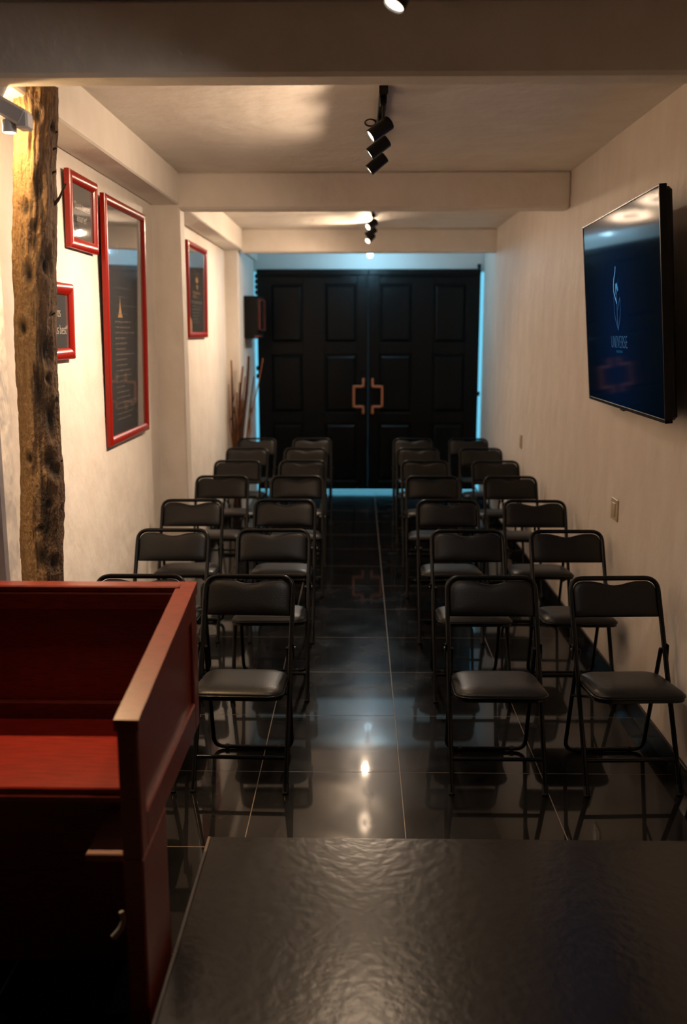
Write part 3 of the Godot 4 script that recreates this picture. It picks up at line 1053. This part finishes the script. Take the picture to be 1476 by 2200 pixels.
func small_things() -> void:
	# switch plates on the right wall
	for q in [["cream two-gang switch plate on the right wall below the wall screen", -4.875, 0.935, 0.058, 0.057], ["small cream switch plate on the right wall nearest the doors", -7.81, 0.96, 0.045, 0.057]]:
		var t := thing("switch_plate", q[0], "switch", Vector3(XR, q[2], q[1]), "switch plates on the right wall")
		obj("plate", boxed(Vector3(-0.009, -q[4], -q[3]), Vector3(0.0, q[4], q[3]), 0.003), M["cream_plastic"], t)
		obj("rocker", boxed(Vector3(-0.013, -0.035, -0.03), Vector3(-0.008, 0.035, 0.03), 0.002), M["cream_plastic"], t)
	# round ceiling ring beside the first track
	var ring := PackedVector3Array()
	for k in 28:
		ring.append(Vector3(0.026 * cos(TAU * k / 28), 0, 0.075 * sin(TAU * k / 28)))
	var r := obj("ceiling_ring", tubed(ring, 0.0035, 6, true), M["dark_branch"])
	r.position = Vector3(0.048, CEIL - 0.003, -4.89)
	tag(r, "thin brown ring on the ceiling beside the near light track", "ring")
	# black wall cabinet by the doors
	var t := thing("wall_cabinet", "black box cabinet hung on the left wall beside the doors", "cabinet", Vector3(-1.205, 1.79, -10.0))
	obj("body", boxed(Vector3(0.0, 0.0, -0.62), Vector3(0.145, 0.436, 0.05), 0.006), M["cabinet_black"], t)
	var st := mb()
	for q in [[0.08, 0.095], [0.395, 0.41]]:
		box(st, Vector3(0.145, q[0], -0.56), Vector3(0.165, q[1], 0.0), 0.002)
	box(st, Vector3(0.145, 0.08, -0.014), Vector3(0.165, 0.41, 0.0), 0.002)
	box(st, Vector3(0.145, 0.08, -0.56), Vector3(0.165, 0.41, -0.546), 0.002)
	obj("door_frame", st, M["red_brown"], t)
	obj("bracket", boxed(Vector3(0.11, 0.012, -0.3), Vector3(0.155, 0.03, 0.055), 0.004), M["red_brown"], t)
	# white lamp arm at the top left
	t = thing("wall_lamp", "white plastic wall lamp on an arm at the top of the tree trunk", "lamp", Vector3(-1.19, 2.575, -3.25))
	st = mb()
	var ax := Transform3D(Basis(Vector3(0.80, -0.44, 0.05).normalized(), Vector3(0.44, 0.80, 0.0).normalized(), Vector3(0, 0, 1)).orthonormalized(), Vector3(0.03, -0.012, 0))
	box(st, Vector3(-0.14, -0.028, -0.028), Vector3(0.075, 0.028, 0.028), 0.008, ax)
	obj("arm", st, M["white_plastic"], t)
	obj("end_cap", boxed(Vector3(0.066, -0.078, -0.03), Vector3(0.108, -0.022, 0.03), 0.007), M["white_plastic"], t)
	st = mb()
	lathe(st, [Vector2(0.0, 0.021), Vector2(0.02, 0.021), Vector2(0.023, 0.017), Vector2(0.023, -0.02), Vector2(0.0, -0.02)], 20, Transform3D(Basis(Vector3.RIGHT, -PI / 2), Vector3(0.038, -0.066, 0.0)))
	obj("socket", st, M["white_plastic"], t)
	obj("mount", tubed(PackedVector3Array([Vector3(0.0, 0.01, 0.0), Vector3(0.01, 0.055, -0.03), Vector3(0.01, 0.08, -0.06)]), 0.012, 10), M["white_plastic"], t)
	var lens := mb()
	lathe(lens, [Vector2(0.0, -0.0005), Vector2(0.0195, -0.0005)], 20, Transform3D(Basis(Vector3.RIGHT, PI / 2), Vector3(0.038, -0.087, 0.0)))
	obj("lamp_lens", lens, M["spot_lens"], t)
	spot(t, Vector3(0.038, -0.091, 0.0), Vector3(0.30, -1.0, 0.40), Color(1.0, 0.82, 0.60), 6.0, 44.0, 1.0, 0.018)
	# its lamp shines down beside the trunk
	var lt := thing("lamp_bulb", "warm lamp glowing beside the top of the tree trunk", "lamp", Vector3(-1.275, 2.53, -3.36))
	st = mb()
	lathe(st, [Vector2(0.0, 0.03), Vector2(0.018, 0.025), Vector2(0.026, 0.0), Vector2(0.018, -0.024), Vector2(0.0, -0.03)], 18)
	obj("bulb", st, M["spot_lens"], lt)
	obj("holder", tubed(PackedVector3Array([Vector3(0, 0.02, 0), Vector3(0, 0.105, 0)]), 0.014, 10), M["white_plastic"], lt)
	var l := OmniLight3D.new()
	l.name = "light"
	lt.add_child(l)
	l.light_color = Color(1.0, 0.82, 0.58)
	l.light_energy = 0.2
	l.omni_range = 20
	l.omni_attenuation = 2.0
	l.light_size = 0.02
	l.shadow_enabled = true


func lights() -> void:
	var g1 := "track spotlights aimed at the left wall"
	obj_track("black light track on the ceiling between the first two beams", -4.20, -5.35)
	track_spot("black track spotlight nearest the camera on the near track", Vector3(0.085, 2.705, -4.29), Vector3(-0.78, -0.58, 0.20), 2.83, 2.1, 0.38, g1)
	track_spot("middle black track spotlight on the near track", Vector3(0.085, 2.70, -4.66), Vector3(-0.80, -0.60, 0.06), 2.83, 2.1, 0.38, g1)
	track_spot("farthest black track spotlight on the near track", Vector3(0.085, 2.695, -5.06), Vector3(-0.76, -0.64, 0.05), 2.83, 2.1, 0.38, g1)
	obj_track("short black light track on the ceiling between the second and third beams", -7.6, -9.48)
	track_spot("nearest black spotlight on the far track, its face turned to the camera", Vector3(0.098, 2.745, -8.25), Vector3(-0.62, -0.45, 0.56), 2.83, 2.0, 1.0, g1)
	track_spot("middle black spotlight on the far track", Vector3(0.098, 2.742, -8.82), Vector3(-0.80, -0.60, 0.05), 2.83, 2.1, 0.38, g1)
	track_spot("last black spotlight on the far track, low against the third beam", Vector3(0.098, 2.74, -9.36), Vector3(-0.5, -0.55, 0.66), 2.83, 2.0, 1.0, g1)
	track_spot("spotlight at the top of the picture, above the stage in front of the first beam", Vector3(0.105, 2.70, -2.58), Vector3(-0.40, -0.88, 0.20), 2.83, 0.4, 0.75, "", Color(1.0, 0.95, 0.90))
	# the cool bulb over the doors
	var t := thing("ceiling_bulb", "cool white bulb on the ceiling in front of the black doors", "bulb", Vector3(0.107, 2.66, -10.3))
	var st := mb()
	var prof := []
	for k in 13:
		var a := PI * k / 12.0
		prof.append(Vector2(0.034 * sin(a), 0.034 * cos(a)))
	lathe(st, prof, 22)
	obj("bulb", st, M["bulb_glass"], t)
	obj("socket", tubed(PackedVector3Array([Vector3(0, 0.028, 0), Vector3(0, 0.10, 0)]), 0.018, 14), M["white_plastic"], t)
	obj("ceiling_rose", tubed(PackedVector3Array([Vector3(0, 0.10, 0), Vector3(0, 0.20, 0)]), 0.03, 16), M["white_plastic"], t)
	var l := OmniLight3D.new()
	l.name = "light"
	t.add_child(l)
	l.light_color = Color(0.62, 0.87, 1.0)
	l.light_energy = 0.5
	l.omni_range = 20
	l.omni_attenuation = 2.0
	l.light_size = 0.034
	l.shadow_enabled = true


func obj_track(label: String, z1: float, z0: float) -> void:
	var t := thing("light_track", label, "light track", Vector3(0.097, CEIL, z1), "")
	obj("rail", boxed(Vector3(-0.018, -0.03, z0 - z1), Vector3(0.018, 0.0, 0.0), 0.002), M["lamp_black"], t)
	obj("end_cap", boxed(Vector3(-0.019, -0.032, -0.004), Vector3(0.019, 0.0, 0.006), 0.002), M["lamp_black"], t)


func _ready() -> void:
	# camera
	var cam := Camera3D.new()
	cam.name = "camera"
	add_child(cam)
	cam.position = Vector3(0, 1.84, 0)
	cam.rotation = Vector3(-deg_to_rad(10.736), deg_to_rad(0.975), 0)
	cam.fov = 57.14
	var lens := CameraAttributesPhysical.new()
	lens.frustum_focal_length = 22.037
	lens.frustum_focus_distance = 3.85
	lens.frustum_near = 0.05
	lens.frustum_far = 100.0
	lens.exposure_aperture = 1.22
	cam.attributes = lens
	cam.current = true
	# sky: cold daylight outside the doors
	var env := Environment.new()
	env.background_mode = Environment.BG_SKY
	var sky := Sky.new()
	var sm := ProceduralSkyMaterial.new()
	sm.sky_top_color = Color(0.42, 0.80, 0.95)
	sm.sky_horizon_color = Color(0.55, 0.88, 0.97)
	sm.ground_bottom_color = Color(0.3, 0.45, 0.5)
	sm.ground_horizon_color = Color(0.45, 0.70, 0.78)
	sky.sky_material = sm
	env.sky = sky
	env.background_energy_multiplier = 4.0
	env.tonemap_mode = Environment.TONE_MAPPER_LINEAR
	env.tonemap_exposure = 0.92
	env.sdfgi_enabled = true
	env.ssao_enabled = true
	env.ssil_enabled = true
	var we := WorldEnvironment.new()
	we.name = "world"
	we.environment = env
	add_child(we)
	make_materials()
	setting()
	stage()
	lectern()
	chairs()
	television()
	trunk()
	pictures()
	branches()
	lights()
	small_things()
